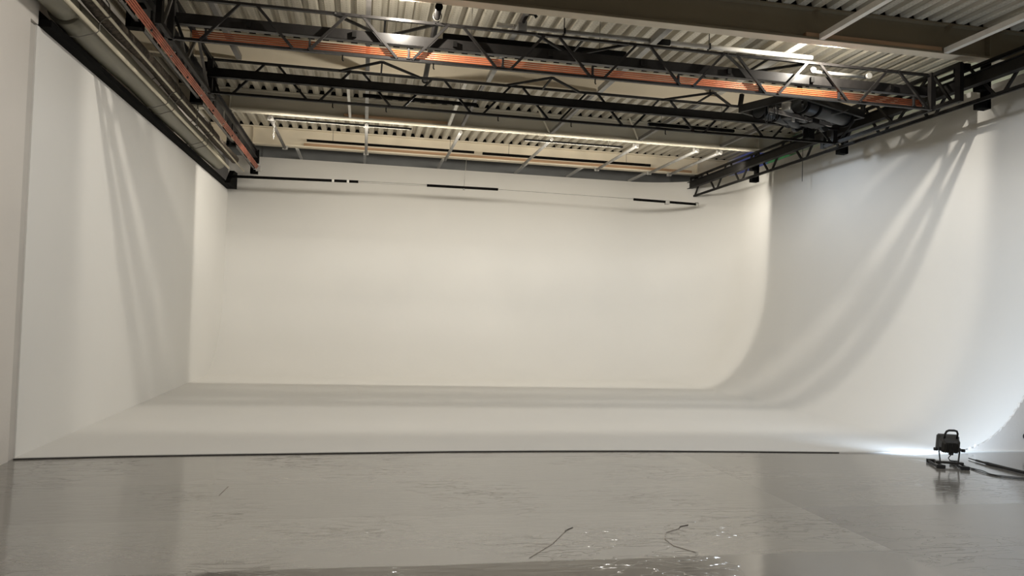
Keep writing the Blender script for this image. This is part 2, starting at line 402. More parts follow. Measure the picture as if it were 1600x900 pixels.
# corrugated roof deck, ribs running away from the camera
bm = B(); prof = []; x = -3.8; p = 0.21
while x < 9.2:
    prof += [(x, ZT+0.004), (x+0.105, ZT+0.004), (x+0.128, ZT+0.082), (x+0.187, ZT+0.082)]; x += p
a = [bm.verts.new((x, -3.0, z)) for x, z in prof]; b = [bm.verts.new((x, 21.1, z)) for x, z in prof]
for i in range(len(prof)-1): bm.faces.new((a[i], b[i], b[i+1], a[i+1]))
struct('ceiling', bm, 'deck')
bm = B(); add_box(bm, (2.7, 9.0, ZT+0.16), (13.2, 24.4, 0.04)); struct('ceiling_slab', bm, 'beam_unlit')

# ================================================================== ROOF BEAMS
BEAMS = [(8.64, 'beam_unlit', 'unlit dark brown steel roof beam nearest the camera, crossing the upper right of the frame'),
         (11.66, 'beam', 'cream lit steel roof beam just behind the near lattice girder'),
         (14.65, 'beam_grey', 'grey green steel roof beam behind the far lattice girder'),
         (17.62, 'beam', 'bright cream steel roof beam carrying a long timber ledge above back wall'),
         (19.3, 'beam_shaded', 'shaded slate grey steel roof beam farthest back, above the white back wall top')]
for y, m, lab in BEAMS:
    bm = B(); add_ibeam_x(bm, -3.45, 8.88, y, ZB, ZT, 0.19 if y > 14 else 0.17, 0.026, 0.012)
    t = thing('roof_beam', lab, 'beam', (2.7, y, ZB), 0, 'steel roof beams crossing the studio')
    wpart('i_section', bm, m, t)
    if m == 'beam_unlit':
        bm = B(); add_box(bm, (2.7, y, ZB-0.003), (12.3, 0.172, 0.006)); wpart('bottom_flange', bm, 'beam', t, label='lit underside flange, painted paler')  # light on the underside put in as the paler beam colour
    bm = B(); add_box(bm, (2.7, y-0.055, ZT+0.042), (12.3, 0.012, 0.074)); wpart('closure_strip', bm, 'matblack', t, label='dark filler closing the deck ribs')
    for xs in (-2.55, 8.05) :
        bm = B()
        for s in (-1, 1): add_box(bm, (xs, y+s*0.045, (ZB+ZT)/2), (0.012, 0.076, ZT-ZB-0.03))
        wpart('stiffener_plate', bm, m, t)

# timber ledges lying on the beams' bottom flanges
for (x0, x1, y, h, lab) in [(5.35, 7.32, 8.64, 0.055, 'short brown timber lying on the nearest dark roof beam'),
                            (-0.5, 1.5, 14.65, 0.06, 'brown timber plank lying on the grey green roof beam'),
                            (-1.45, 7.9, 17.62, 0.065, 'long brown timber plank along the bright cream roof beam')]:
    bm = B(); add_box(bm, ((x0+x1)/2, y-0.046, ZB+0.0145+h/2), (x1-x0, 0.07, h))
    bmesh.ops.translate(bm, vec=(0, 0, 0.012), verts=bm.verts)
    tag(obj('timber_plank', bm, 'wood', None, 0.004), lab, 'plank', 'timber planks on the roof beams')

# ================================================================== ROOF STRUTS between beams
def strut(x0, x1, ya, yb, m, w, z, lab, pipe=False, clamp=False):
    t = thing('roof_strut', lab, 'strut', ((x0+x1)/2, (ya+yb)/2, z), 0, 'roof struts between the beams')
    bm = B()
    if pipe: add_tube(bm, [(x0, ya, z), (x1, yb, z)], w/2, 14)
    else: add_bar(bm, (x0, ya, z), (x1, yb, z), w, w)
    wpart('bar', bm, m, t)
    if clamp:
        for (xx, yy) in ((x0, ya+0.1), (x1, yb-0.1)):
            bm = B(); add_box(bm, (xx, yy, z+0.012), (w+0.05, 0.05, w+0.025)); add_box(bm, (xx, yy, z+w/2+0.025), (0.02, 0.03, 0.06))
            wpart('clamp', bm, 'zinc', t, 0.004)
    return t
N_ = ['first', 'second', 'third', 'fourth', 'fifth', 'sixth', 'seventh']
zs = ZB-0.005
for i, x in enumerate((5.56, 7.37)):
    strut(x, x, 5.7, 8.55, 'strut_white', 0.07, zs+0.04, ['pale roof strut joining the nearest dark beam above the hoist', 'pale roof strut joining the nearest dark beam at upper right corner'][i])
for i, (x, m, w) in enumerate(((-1.92, 'strut_dark', 0.07), (-0.07, 'strut_dark', 0.06), (1.78, 'strut_grey', 0.07), (3.60, 'strut_grey', 0.08), (5.62, 'strut_white', 0.12))):
    strut(x, x, 8.74, 11.56, m, w, zs+0.045 + (0.15 if w > 0.1 else 0), '%s strut %s from the left between nearest and second roof beams' % (('dark', 'dark', 'grey', 'grey', 'wide pale')[i], N_[i]))
for i, (xa, xb, m, w) in enumerate(((-0.38, -0.38, 'strut_white', 0.045), (-0.07, -0.07, 'strut_grey', 0.06), (1.45, 1.50, 'strut_white', 0.055), (1.74, 1.76, 'strut_dark', 0.05), (3.55, 3.55, 'strut_dark', 0.06), (5.40, 5.40, 'strut_dark', 0.065), (7.2, 7.2, 'strut_dark', 0.06))):
    strut(xa, xb, 11.76, 14.56, m, w, zs+0.04, '%s strut %s from the left between second and third roof beams' % ('pale' if m == 'strut_white' else 'dark', N_[i]))
for i, (x, cl) in enumerate(((-1.86, True), (-0.07, True), (1.76, False), (3.62, False), (5.44, True), (6.78, True), (7.31, True))):
    strut(x, x, 14.78, 17.66, 'strut_grey' if i else 'strut_dark', 0.065, ZB-0.045, 'round grey pipe strut %s from the left between third and fourth roof beams' % N_[i], True, cl)
for i, x in enumerate((-1.63, -0.10, 1.74, 3.74, 5.14, 6.85)):
    strut(x, x, 17.73, 19.22, 'strut_white', 0.055, zs+0.04, 'short pale strut %s from the left behind the bright cream roof beam' % N_[i])

# gusset braces dropping down the web of the third beam
for x, lab in ((3.5, 'slim grey brace on the grey green beam, left one'), (5.36, 'slim grey brace on the grey green beam, right one')):
    bm = B(); add_bar(bm, (x-0.28, 14.30, ZT-0.02), (x+0.02, 14.57, ZB+0.02), 0.04, 0.012)
    tag(obj('knee_brace', bm, 'beam_grey'), lab, 'brace', 'knee braces on the third roof beam')

# loose black pipe resting across both lattice girders
t = thing('loose_pipe', 'fat black round pipe with flat ends lying across the two lattice girders', 'pipe', (0.76, 9.0, 4.97))
bm = B(); add_tube(bm, [(0.735, 8.72, 5.02), (0.80, 11.62, 5.02)], 0.038, 20); wpart('tube', bm, 'blackgloss', t)
for y in (8.72, 11.62):
    bm = B(); xx = 0.735 if y < 10 else 0.80; add_tube(bm, [(xx, y-0.012, 5.02), (xx, y+0.012, 5.02)], 0.046, 20); wpart('end_cap', bm, 'matblack', t)
bm = B(); add_tube(bm, [(0.742+0.05*math.cos(k*PI/8), 9.0, 5.02+0.062*math.sin(k*PI/8)) for k in range(16)], 0.006, 8, True); wpart('clamp', bm, 'wire', t)

# ================================================================== OVERHEAD BRIDGE (two lattice girders)
XB0, XB1 = -2.25, 7.58
ZL, ZC0, ZC1, ZU = 4.475, 4.665, 4.785, 4.945
br = thing('overhead_bridge', 'black double lattice girder bridge with orange copper bars spanning the studio', 'bridge', ((XB0+XB1)/2, 10.1, ZL))
def girder(y, chan_face, copper, vdir):
    bm = B()
    cw = 0.045
    add_angle(bm, (XB0, y, ZU), (XB1, y, ZU), cw); add_angle(bm, (XB0, y, ZL), (XB1, y, ZL), cw)
    for x in (XB0, XB1-0.0):
        add_box(bm, (x, y, (ZL+ZU)/2), (0.075, 0.07, ZU-ZL+0.05))
    g = wpart('lattice_girder', bm, 'blackgloss' if copper else 'black', br, label='nearer girder carrying copper bars' if copper else 'farther girder without copper bars')
    tops = [-1.425+1.2*k for k in range(8)]; bots = [-2.025+1.2*k for k in range(8)] + [7.52]
    for k in range(8):
        for (p, q) in (((bots[k]+0.09, y, ZL), (tops[k]-0.085, y, ZU)), ((tops[k]+0.085, y, ZU), (bots[k+1]-(0.09 if k < 7 else 0.0), y, ZL))):
            bm = B(); add_bar(bm, p, q, 0.03, 0.03); wsub('diagonal_brace', bm, 'blackgloss' if copper else 'black', br, g)
    bm = B(); add_bar(bm, (XB0+0.04, y, ZC0+0.05), (bots[0]-0.09, y, ZL), 0.03, 0.03); wsub('diagonal_brace', bm, 'black', br, g)
    yc = y + chan_face*0.09
    bm = B(); add_channel(bm, XB0, XB1, yc, ZC0, ZC1, 0.09, 0.009, -1); wsub('channel_beam', bm, 'blackgloss' if copper else 'black', br, g)
    # stub plates tying the channel to the chords
    for k in range(8):
        bm = B(); add_box(bm, (tops[k], y+chan_face*0.035, (ZC0+ZC1)/2), (0.05, 0.05, 0.07)); wsub('tie_plate', bm, 'black', br, g)
    for xc in (0.13, 2.58, 5.12):
        yo = y + vdir*0.60
        bm = B(); add_bar(bm, (xc-0.60, y, ZU-0.01), (xc, yo, ZU-0.01), 0.03, 0.03); add_bar(bm, (xc, yo, ZU-0.01), (xc+0.60, y, ZU-0.01), 0.03, 0.03)
        add_bar(bm, (xc, y, ZU-0.01), (xc, yo, ZU-0.01), 0.024, 0.024); add_box(bm, (xc, yo, ZU-0.01), (0.07, 0.05, 0.012))
        wsub('outrigger_brace', bm, 'black', br, g)
    for x in ((-0.35, 0.72, 2.75, 4.3) if copper else (-0.55, 0.22, 1.9, 3.05, 4.6)):
        bm = B(); add_tube(bm, [(x, y, ZL-0.02), (x, y, ZL-0.075), (x+0.012, y, ZL-0.09)], 0.008, 8); wsub('hanging_hook', bm, 'matblack', br, g)
    if copper:
        for r in range(4):
            bm = B(); z = ZL+0.042+0.024*r
            add_tube(bm, [(XB0+0.22, y+0.045, z), (XB1-0.12, y+0.045, z)], 0.0095, 8); wsub('copper_bar', bm, 'copper', br, g, label='orange copper bar')
        for k in range(9):
            x = -1.88+1.15*k
            bm = B(); add_box(bm, (x, y+0.03, ZL+0.075), (0.022, 0.05, 0.125)); add_box(bm, (x, y+0.02, ZL+0.02), (0.05, 0.03, 0.02)); wsub('bar_clip', bm, 'rubber', br, g, 0.003)
        # light strip with round ends sitting on the channel
        bm = B(); add_tube(bm, [(5.80, yc-0.02, 4.85), (6.60, yc-0.02, 4.85)], 0.024, 12); wsub('roller_bar', bm, 'zinc', br, g, label='bright steel bar between round end discs')
        for x in (5.78, 6.62):
            bm = B(); add_tube(bm, [(x, yc-0.085, 4.853), (x, yc-0.05, 4.853)], 0.040, 18); wsub('end_disc', bm, 'zinc', br, g)
    return g
g1 = girder(9.05, 1, True, 1)
g2 = girder(11.25, -1, False, -1)
# end carriages linking the girders
for xs, xo in ((XB0, 0.0), (XB1, 0.02)):
    bm = B()
    add_bar(bm, (xs+xo, 8.55, ZL), (xs+xo, 11.6, ZL), 0.05, 0.05)
    add_bar(bm, (xs+xo, 8.55, ZU), (xs+xo, 11.6, ZU), 0.05, 0.05)
    for y in (8.58, 11.58): add_box(bm, (xs+xo, y, (ZL+ZU)/2-0.01), (0.06, 0.09, ZU-ZL+0.04))
    c = wpart('end_carriage', bm, 'black', br)
    s = 1 if xs > 0 else -1
    for p, q in (((xs+xo, 8.7, ZL), (xs+xo, 9.05, ZU)), ((xs+xo, 9.15, ZU), (xs+xo, 9.75, ZL)), ((xs+xo, 9.85, ZL), (xs+xo, 10.35, ZU)), ((xs+xo, 10.45, ZU), (xs+xo, 11.15, ZL))):
        bm = B(); add_bar(bm, p, q, 0.032, 0.032); wsub('diagonal_brace', bm, 'strut_dark' if s < 0 else 'black', br, c)
    for y in (8.62, 11.5):
        bm = B(); add_box(bm, (xs+xo+s*0.075, y, ZU-0.04), (0.10, 0.20, 0.09)); wsub('wheel_box', bm, 'matblack', br, c, 0.01)

# ================================================================== RUNWAY RAILS along the side walls
def rail(name, label, x, xin, side, yends, copper):
    t = thing('crane_rail', label, 'rail', (x, 12.0, ZL), 0, 'crane rails along the side walls')
    y0, y1 = yends
    bm = B(); add_ibeam_y(bm, xin, y0, y1, ZC0-0.01, ZC1+0.035, 0.10, 0.012, 0.012)
    wpart('runway_beam', bm, 'black' if side > 0 else 'blackgloss', t)
    bm = B(); add_angle(bm, (x, y0, ZU), (x, y1, ZU), 0.045); wpart('top_chord', bm, 'black', t)
    bm = B(); add_angle(bm, (x, y0, ZL), (x, y1+0.12, ZL), 0.045); wpart('bottom_chord', bm, 'black' if side > 0 else 'strut_dark', t)
    nb = [17.32, 16.12, 14.95, 13.75, 12.56, 11.45, 10.42, 9.38, 8.2, 7.0, 5.8, 4.6]
    for a_, b_ in zip(nb, nb[1:]):
        if a_ < y0+0.2 or b_ < y0: continue
        mid = (a_+b_)/2
        for p, q in (((x, a_-0.07, ZL), (x, mid+0.1, ZU)), ((x, mid-0.1, ZU), (x, b_+0.07, ZL))):
            bm = B(); add_bar(bm, p, q, 0.032, 0.032); wpart('diagonal_brace', bm, 'black', t)
    bm = B(); add_bar(bm, (x, y1, ZU), (x, 17.40, ZL), 0.03, 0.03); wpart('diagonal_brace', bm, 'black', t)
    bm = B(); add_box(bm, (xin, y1-0.02, (ZC0+ZC1)/2), (0.16, 0.03, 0.22)); wpart('end_stop', bm, 'matblack', t)
    for y, _, _ in BEAMS[:4]:
        xo = x + (0.20 if side > 0 else -0.085)
        bm = B(); add_box(bm, (xo, y, (4.40+ZB)/2), (0.055, 0.13, ZB-4.40)); add_box(bm, (xo-side*0.06, y, 4.72), (0.16, 0.13, 0.16))
        add_box(bm, (xo-side*0.05, y, 4.44), (0.16, 0.13, 0.09))
        wpart('hanger_bracket', bm, 'matblack', t, 0.004)
    if copper:
        for r in range(4):
            bm = B(); xx = xin+0.058+0.014*r; z = 4.395+0.017*r
            add_tube(bm, [(xx, y0, z), (xx, y1-0.2, z)], 0.010, 8)
            wpart('copper_bar', bm, 'copper_dull', t, label='dull red copper bar')
        for k in range(12):
            y = y0+0.4+0.85*k
            if y > y1-0.25: break
            bm = B(); add_box(bm, (xin+0.075, y, 4.50), (0.02, 0.03, 0.22)); add_box(bm, (xin+0.085, y, 4.455), (0.07, 0.03, 0.014)); wpart('bar_clip', bm, 'rubber' if k % 2 else 'zinc', t)
        bm = B(); add_box(bm, (xin+0.10, y1-0.20, 4.40), (0.10, 0.05, 0.12)); wpart('end_block', bm, 'strut_grey', t, 0.006)
    return t
rail('right', 'black lattice crane rail running along the right white wall', 7.86, 7.77, 1, (4.0, 17.5), False)
rail('left', 'dark lattice crane rail with red copper bars along the left wall', -2.47, -2.42, -1, (4.0, 17.1), True)

# ================================================================== HOIST TROLLEY under the bridge's right end
ht = thing('hoist_trolley', 'black hoist trolley with two fat cylinders hung between the lattice girders', 'hoist', (6.30, 10.15, 4.55), math.radians(24))
hw, hl = 0.80, 0.50
def H(bm, name, m, bevel=0.0, label=None):
    o = obj(name, bm, m, ht, bevel)
    if label: o['label'] = label
    return o
bm = B()
for y in (-hl, hl): add_bar(bm, (-hw, y, 0.06), (hw, y, 0.06), 0.05, 0.11)
for x in (-hw, hw): add_bar(bm, (x, -hl, 0.06), (x, hl, 0.06), 0.05, 0.11)
add_bar(bm, (-0.1, -hl, 0.08), (-0.1, hl, 0.08), 0.05, 0.06); add_bar(bm, (-hw, 0.05, 0.08), (hw, -0.05, 0.08), 0.05, 0.05)
H(bm, 'frame', 'black', 0.004)
for yy, x0, x1, r in ((-0.31, -0.52, 0.66, 0.125), (0.29, -0.64, 0.42, 0.105)):
    bm = B(); add_tube(bm, [(x0, yy, 0.02), (x1, yy, 0.02)], r, 28)
    c = H(bm, 'cylinder', 'tube_grey')
    for xx in (x0+0.04, x0+0.32, x1-0.04):
        bm = B(); add_tube(bm, [(xx-0.025, yy, 0.02), (xx+0.025, yy, 0.02)], r+0.018, 28); o = obj('band', bm, 'matblack', c)
bm = B(); add_box(bm, (0.30, 0.02, 0.0), (0.34, 0.24, 0.20)); H(bm, 'motor_housing', 'black', 0.02)
bm = B(); add_tube(bm, [(0.12, 0.02, -0.01), (-0.08, 0.02, -0.01)], 0.08, 20); H(bm, 'motor', 'tube_grey')
bm = B(); add_box(bm, (-0.42, -0.08, 0.03), (0.20, 0.14, 0.12)); H(bm, 'control_box', 'strut_grey', 0.01)
for k in range(14):
    bm = B(); a0 = random.uniform(-0.65, 0.35); y0 = random.uniform(-0.4, 0.4); dy = random.uniform(-0.25, 0.25); sag = random.uniform(0.05, 0.17)
    add_tube(bm, [(a0 + 0.085*i, y0 + dy*i/6 + 0.04*math.sin(i*1.3+k), 0.05 - sag*math.sin(PI*i/6)) for i in range(7)], random.choice((0.006, 0.009, 0.012)), 8)
    H(bm, 'cable', 'rubber')
for x in (-0.45, 0.08, 0.52):
    bm = B(); add_bar(bm, (x, -hl, 0.10), (x+0.12, hl, 0.10), 0.04, 0.05); H(bm, 'cross_member', 'black')
bm = B(); add_bar(bm, (-hw, -0.02, -0.06), (0.6, -0.10, -0.06), 0.035, 0.05); H(bm, 'cross_member', 'strut_dark')
bm = B(); add_bar(bm, (-hw+0.1, -hl+0.02, -0.03), (hw-0.1, hl-0.05, -0.05), 0.03, 0.04); H(bm, 'cross_member', 'black')
for xx, yy, r_ in ((0.62, 0.05, 0.11), (0.40, 0.38, 0.09), (-0.68, 0.02, 0.08)):
    bm = B(); add_tube(bm, [(xx, yy-0.03, -0.02), (xx, yy+0.03, -0.02)], r_, 22); p_ = H(bm, 'pulley_wheel', 'tube_grey')
    bm = B(); add_tube(bm, [(xx, yy-0.05, -0.02), (xx, yy+0.05, -0.02)], 0.025, 12); obj('axle', bm, 'zinc', p_)
bm = B(); add_box(bm, (0.18, 0.36, 0.02), (0.26, 0.16, 0.16)); H(bm, 'gear_box', 'matblack', 0.015)
bm = B(); add_box(bm, (-0.15, 0.14, 0.0), (0.16, 0.12, 0.10)); H(bm, 'junction_box', 'rubber', 0.01)
for k in range(3):
    bm = B(); add_tube(bm, [(-0.76+0.03*k+0.04*math.cos(i*PI/7), -0.1+0.10*k, -0.08+0.13*math.sin(i*PI/7)) for i in range(14)], 0.006, 6, True); H(bm, 'cable_loop', 'rubber')
for x in (-hw, hw):
    for y in (-hl, hl):
        bm = B(); add_bar(bm, (x, y, 0.08), (x*0.97, y*0.97, 0.28), 0.05, 0.05); H(bm, 'hanger', 'black')
bm = B(); add_box(bm, (-0.28, -0.05, -0.10), (0.05, 0.02, 0.10)); H(bm, 'tag_plate', 'zinc', 0.003)
bm = B(); add_box(bm, (0.66, 0.32, -0.09), (0.16, 0.10, 0.20)); H(bm, 'end_plate', 'matblack', 0.006)

# ================================================================== BATTEN LIGHT FIXTURES on the backs of beams
def batten(x0, x1, y, z, lab, h=0.05):
    t = thing('batten_light', lab, 'light fixture', ((x0+x1)/2, y, z), 0, 'batten lights behind the roof beams')
    bm = B(); add_box(bm, ((x0+x1)/2, y, z), (x1-x0, 0.06, h)); wpart('casing', bm, 'matblack', t, 0.005)
    bm = B(); add_tube(bm, [(x0+0.04, y+0.045, z), (x1-0.04, y+0.045, z)], 0.013, 10); wpart('tube', bm, 'tube_lit', t)
    for x in (x0+0.15*(x1-x0), x1-0.15*(x1-x0)):
        bm = B(); add_tube(bm, [(x, y, z+h/2), (x, y, ZT)], 0.005, 6); wpart('hanging_rod', bm, 'wire', t)
    return t
batten(0.88, 3.37, 9.70, 5.035, 'black batten light hung just behind the near lattice girder', 0.07)
batten(-0.13, 1.65, 11.88, 4.78, 'black batten light behind the far lattice girder, left one')
batten(4.55, 6.1, 11.88, 4.70, 'black batten light behind the far lattice girder, right one')
batten(-1.80, 0.80, 14.86, 5.02, 'slim dark batten light under the grey green beam, left one', 0.03)
batten(3.05, 5.15, 14.86, 4.98, 'slim dark batten light under the grey green beam, right one', 0.03)
batten(-1.38, 2.4, 17.40, 5.185, 'long black batten light on the bright cream beam, left one', 0.05)
batten(2.6, 6.75, 17.40, 5.175, 'long black batten light on the bright cream beam, right one', 0.055)

# conduit running across the first bay
t = thing('conduit_pipe', 'long thin grey conduit below the corrugated roof, right of the loose pipe', 'pipe', (3.8, 9.32, 5.115))
bm = B(); add_tube(bm, [(1.52, 9.32, 5.115), (3.64, 9.32, 5.115)], 0.028, 14); wpart('tube', bm, 'strut_grey', t)
bm = B(); add_tube(bm, [(3.78, 9.32, 5.115), (5.92, 9.32, 5.115)], 0.030, 14); wpart('tube', bm, 'white', t, label='paler right half')
bm = B(); add_tube(bm, [(3.58, 9.32, 5.115), (3.84, 9.32, 5.115)], 0.040, 14); wpart('coupling', bm, 'matblack', t)
for x in (2.4, 4.4):
    bm = B(); add_tube(bm, [(x, 9.32, 5.115), (x, 9.32, ZT)], 0.007, 6); add_box(bm, (x, 9.32, 5.115), (0.02, 0.075, 0.075)); wpart('hanger', bm, 'black', t)

# rag-like hook on the third strut
t = thing('pipe_hook', 'dark bent hook clamped to a strut right of the loose pipe', 'hook', (1.80, 8.95, 5.03))
bm = B(); add_tube(bm, [(0, 0.05, 0.03), (0, -0.10, 0.03), (0.02, -0.14, 0.06), (0.09, -0.15, 0.06), (0.12, -0.15, 0.02)], 0.02, 10); obj('hook', bm, 'black', t)
bm = B(); add_box(bm, (0, 0.12, 0.0), (0.11, 0.06, 0.12)); obj('clamp', bm, 'strut_grey', t, 0.005)

# hanging chains
def chain(x, y, z0, n, lab, m='steelwire'):
    bm = B()
    for k in range(n):
        zc = z0 - 0.045*k; a = (k % 2)*PI/2
        add_tube(bm, [(0.013*math.cos(i*PI/4)*math.cos(a), 0.013*math.cos(i*PI/4)*math.sin(a), zc-z0+0.03*math.sin(i*PI/4)) for i in range(8)], 0.005, 6, True)
    o = obj('hanging_chain', bm, m); o.location = (x, y, z0)
    return tag(o, lab, 'chain', 'chains hanging from the roof')
chain(-1.80, 14.95, 4.99, 8, 'pale short chain hanging from the grey green beam at left')
chain(-2.62, 12.3, 4.55, 9, 'dark chain hanging beside the left crane rail', 'wire')

# ================================================================== LEFT WALL TOP: angle, vinyl roll, netting, pipes
bm = B(); add_box(bm, (-3.06, 12.8, 4.088), (0.13, 10.0, 0.072)); add_box(bm, (-3.135, 12.8, 4.15), (0.02, 10.0, 0.14))
tag(obj('angle_bar', bm, 'matblack', None, 0.004), 'black steel angle along the top edge of the left white wall', 'bar')
bm = B()
bm_pts = [(-2.99, 16.9, 4.055), (-2.99, 17.82, 4.055), (-2.99, 17.82, 4.42), (-2.99, 17.4, 4.40)]
f1 = [bm.verts.new(p) for p in bm_pts]; f2 = [bm.verts.new((p[0]+0.10, p[1], p[2])) for p in bm_pts]
bm.faces.new(f1); bm.faces.new(f2[::-1])
for i in range(4): bm.faces.new((f1[i], f1[(i+1) % 4], f2[(i+1) % 4], f2[i]))
tag(obj('corner_bracket', bm, 'matblack'), 'black bracket in the back left corner at the wall top', 'bracket')

def roll(name, y0, y1, cx, cz, r, m, lab, cat, wob=0.01, n=40):
    bm = B(); pts = []; rad = []
    for i in range(n+1):
        y = y0 + (y1-y0)*i/n
        pts.append((cx + wob*math.sin(y*1.9+1), y, cz + wob*math.sin(y*1.3) ))
        rad.append(r*(1 + 0.05*math.sin(y*2.3) + random.uniform(-0.02, 0.02)*wob*40))
    add_tube(bm, pts, rad, 28)
    return tag(obj(name, bm, m), lab, cat)
roll('vinyl_roll', 7.98, 15.9, -2.955, 4.305, 0.155, 'vinyl', 'grey vinyl backdrop roll lying along the top of the left wall', 'backdrop', 0.006)
roll('vinyl_roll', 3.8, 7.93, -2.94, 4.315, 0.142, 'vinyl', 'grey vinyl backdrop roll nearest the camera, cut off by frame top left', 'backdrop', 0.006, 20)
roll('net_bundle', 4.0, 16.6, -2.775, 4.50, 0.085, 'net', 'dark brown bundled netting between two pale pipes above left wall', 'net', 0.014, 90)
bm = B(); add_tube(bm, [(-2.765, 4.0, 4.22), (-2.765, 9.6, 4.22), (-2.765, 16.0, 4.215)], 0.022, 12)
tag(obj('pale_pipe', bm, 'pale_pipe'), 'cream pipe lying against the grey vinyl roll above left wall', 'pipe', 'cream pipes above the left wall')
bm = B(); add_tube(bm, [(-2.675, 4.0, 4.395), (-2.675, 17.3, 4.39)], 0.016, 12)
tag(obj('pale_pipe', bm, 'pale_pipe'), 'thinner cream pipe on the outer side of the dark netting', 'pipe', 'cream pipes above the left wall')
for k, y in enumerate((8.25, 11.0, 11.35, 13.4, 13.7)):
    bm = B(); sk = 0.10
    pts = []
    for (x, dy, z) in ((-3.085, -0.01, 4.17), (-2.99, 0.0, 4.125), (-2.91, 0.0, 4.127), (-2.835, 0.01, 4.16), (-2.76, 0.02, 4.188), (-2.733, 0.03, 4.225), (-2.735, 0.03, 4.30), (-2.70, 0.05, 4.36), (-2.652, 0.06, 4.378), (-2.65, 0.07, 4.42), (-2.67, 0.07, 4.52), (-2.74, 0.06, 4.61), (-2.86, 0.04, 4.585), (-3.0, 0.02, 4.49), (-3.08, 0.0, 4.42)):
        pts.append((x, y+dy, z))
    add_tube(bm, pts, 0.006, 8)
    tag(obj('wire_tie', bm, 'wire'), 'wire tie looped round the vinyl roll, %s from the camera' % N_[k], 'tie', 'wire ties round the vinyl roll')

# ================================================================== BACK WALL: black pipe lengths on a wire
def bpipe(x0, x1, z0, z1, lab, bands=(), cap=False):
    y = 17.0; q = 17.0/17.5; x0, x1 = x0*q, x1*q; z0, z1 = 1.5+(z0-1.5)*q, 1.5+(z1-1.5)*q; bands = [b*q for b in bands]
    t = thing('backdrop_pipe', lab, 'pipe', ((x0+x1)/2, y, (z0+z1)/2), 0, 'black backdrop pipes on the back wall')
    bm = B(); add_tube(bm, [(x0, y, z0), (x1, y, z1)], 0.030, 16); wpart('tube', bm, 'matblack', t)
    for x in bands:
        z = z0+(z1-z0)*(x-x0)/(x1-x0)
        bm = B(); add_tube(bm, [(x-0.025, y, z), (x+0.025, y, z)], 0.032, 16); wpart('white_band', bm, 'white', t, label='white tape band')
    if cap:
        bm = B(); add_tube(bm, [(x1-0.02, y, z1), (x1+0.04, y, z1)], 0.05, 16); wpart('end_cap', bm, 'zinc', t)
        bm = B(); add_box(bm, (x1-0.75, y, z1), (0.10, 0.10, 0.10)); wpart('clamp', bm, 'strut_grey', t, 0.01)
    return t
bpipe(-3.02, -0.22, 4.29, 4.345, 'longest black pipe across the back wall with two white bands', (-0.78, -0.45))
bpipe(1.34, 3.01, 4.36, 4.37, 'middle black pipe across the back wall hung on a thin rod')
bpipe(6.38, 8.02, 4.335, 4.31, 'right black pipe across the back wall ending below crane rail', (), True)
bm = B(); add_tube(bm, [(-0.214, 17.0, 4.278), (1.302, 17.0, 4.293)], 0.006, 6); add_tube(bm, [(-0.214, 17.0, 4.249), (1.302, 17.0, 4.264)], 0.004, 6)
tag(obj('tension_wire', bm, 'strut_grey'), 'thin grey wire between left and middle black back wall pipes', 'wire', 'wires between the backdrop pipes')
bm = B(); add_tube(bm, [(2.924, 17.0, 4.288), (6.198, 17.0, 4.264)], 0.006, 6)
tag(obj('tension_wire', bm, 'strut_grey'), 'thin grey wire between middle and right black back wall pipes', 'wire', 'wires between the backdrop pipes')
bm = B(); add_tube(bm, [(2.137, 17.0, 4.259), (2.176, 17.0, 4.949)], 0.006, 6); add_tube(bm, [(2.137, 17.0, 4.278), (2.137, 17.0, 4.220)], 0.02, 8)
tag(obj('hanging_rod', bm, 'strut_grey'), 'thin vertical rod holding the middle black pipe on the back wall', 'rod')
bm = B(); add_tube(bm, [(8.1, 13.0, 5.0), (8.1, 13.0, 4.15)], 0.006, 6)
tag(obj('hanging_rope', bm, 'rubber'), 'thin dark rope hanging beside the right crane rail', 'rope')

# ================================================================== FLOOR WORK LIGHT
wl = thing('work_light', 'small black portable flood light on floor by the white cove', 'work light', (6.18, 7.05, 0.0), math.radians(-24))
def P(bm, name, m, bevel=0.0, parent=None, label=None):
    o = obj(name, bm, m, parent or wl, bevel)
    if label: o['label'] = label
    return o
# base: two flat feet joined by a cross bar
bm = B(); add_box(bm, (0, 0.0, 0.040), (0.27, 0.055, 0.022)); P(bm, 'cross_bar', 'lampbody', 0.004)
for x in (-0.13, 0.10):
    bm = B()
    for dx in (-0.028, 0.028): add_box(bm, (x+dx, -0.0, 0.022), (0.016, 0.34, 0.02))
    for dy in (-0.165, 0.165): add_box(bm, (x, dy, 0.020), (0.085, 0.035, 0.036))
    P(bm, 'foot', 'rubber', 0.004)
for x in (-0.115, 0.115):
    bm = B(); add_bar(bm, (x*0.76, 0.0, 0.045), (x*0.9, 0.0, 0.20), 0.010, 0.026); l = P(bm, 'bracket_arm', 'lampbody', 0.002)
    bm = B(); s = 1 if x > 0 else -1; add_tube(bm, [(x+s*0.0, 0, 0.175), (x+s*0.035, 0, 0.175)], 0.017, 12); P(bm, 'knob', 'rubber', 0, l)
R_ = Matrix.Rotation(math.radians(14), 3, 'X')
def tilt(bm):
    for v in bm.verts: v.co = R_ @ (Vector((v.co.x*0.86, v.co.y, v.co.z)) - V(0, 0, 0.225)) + V(0, 0, 0.225)
    return bm
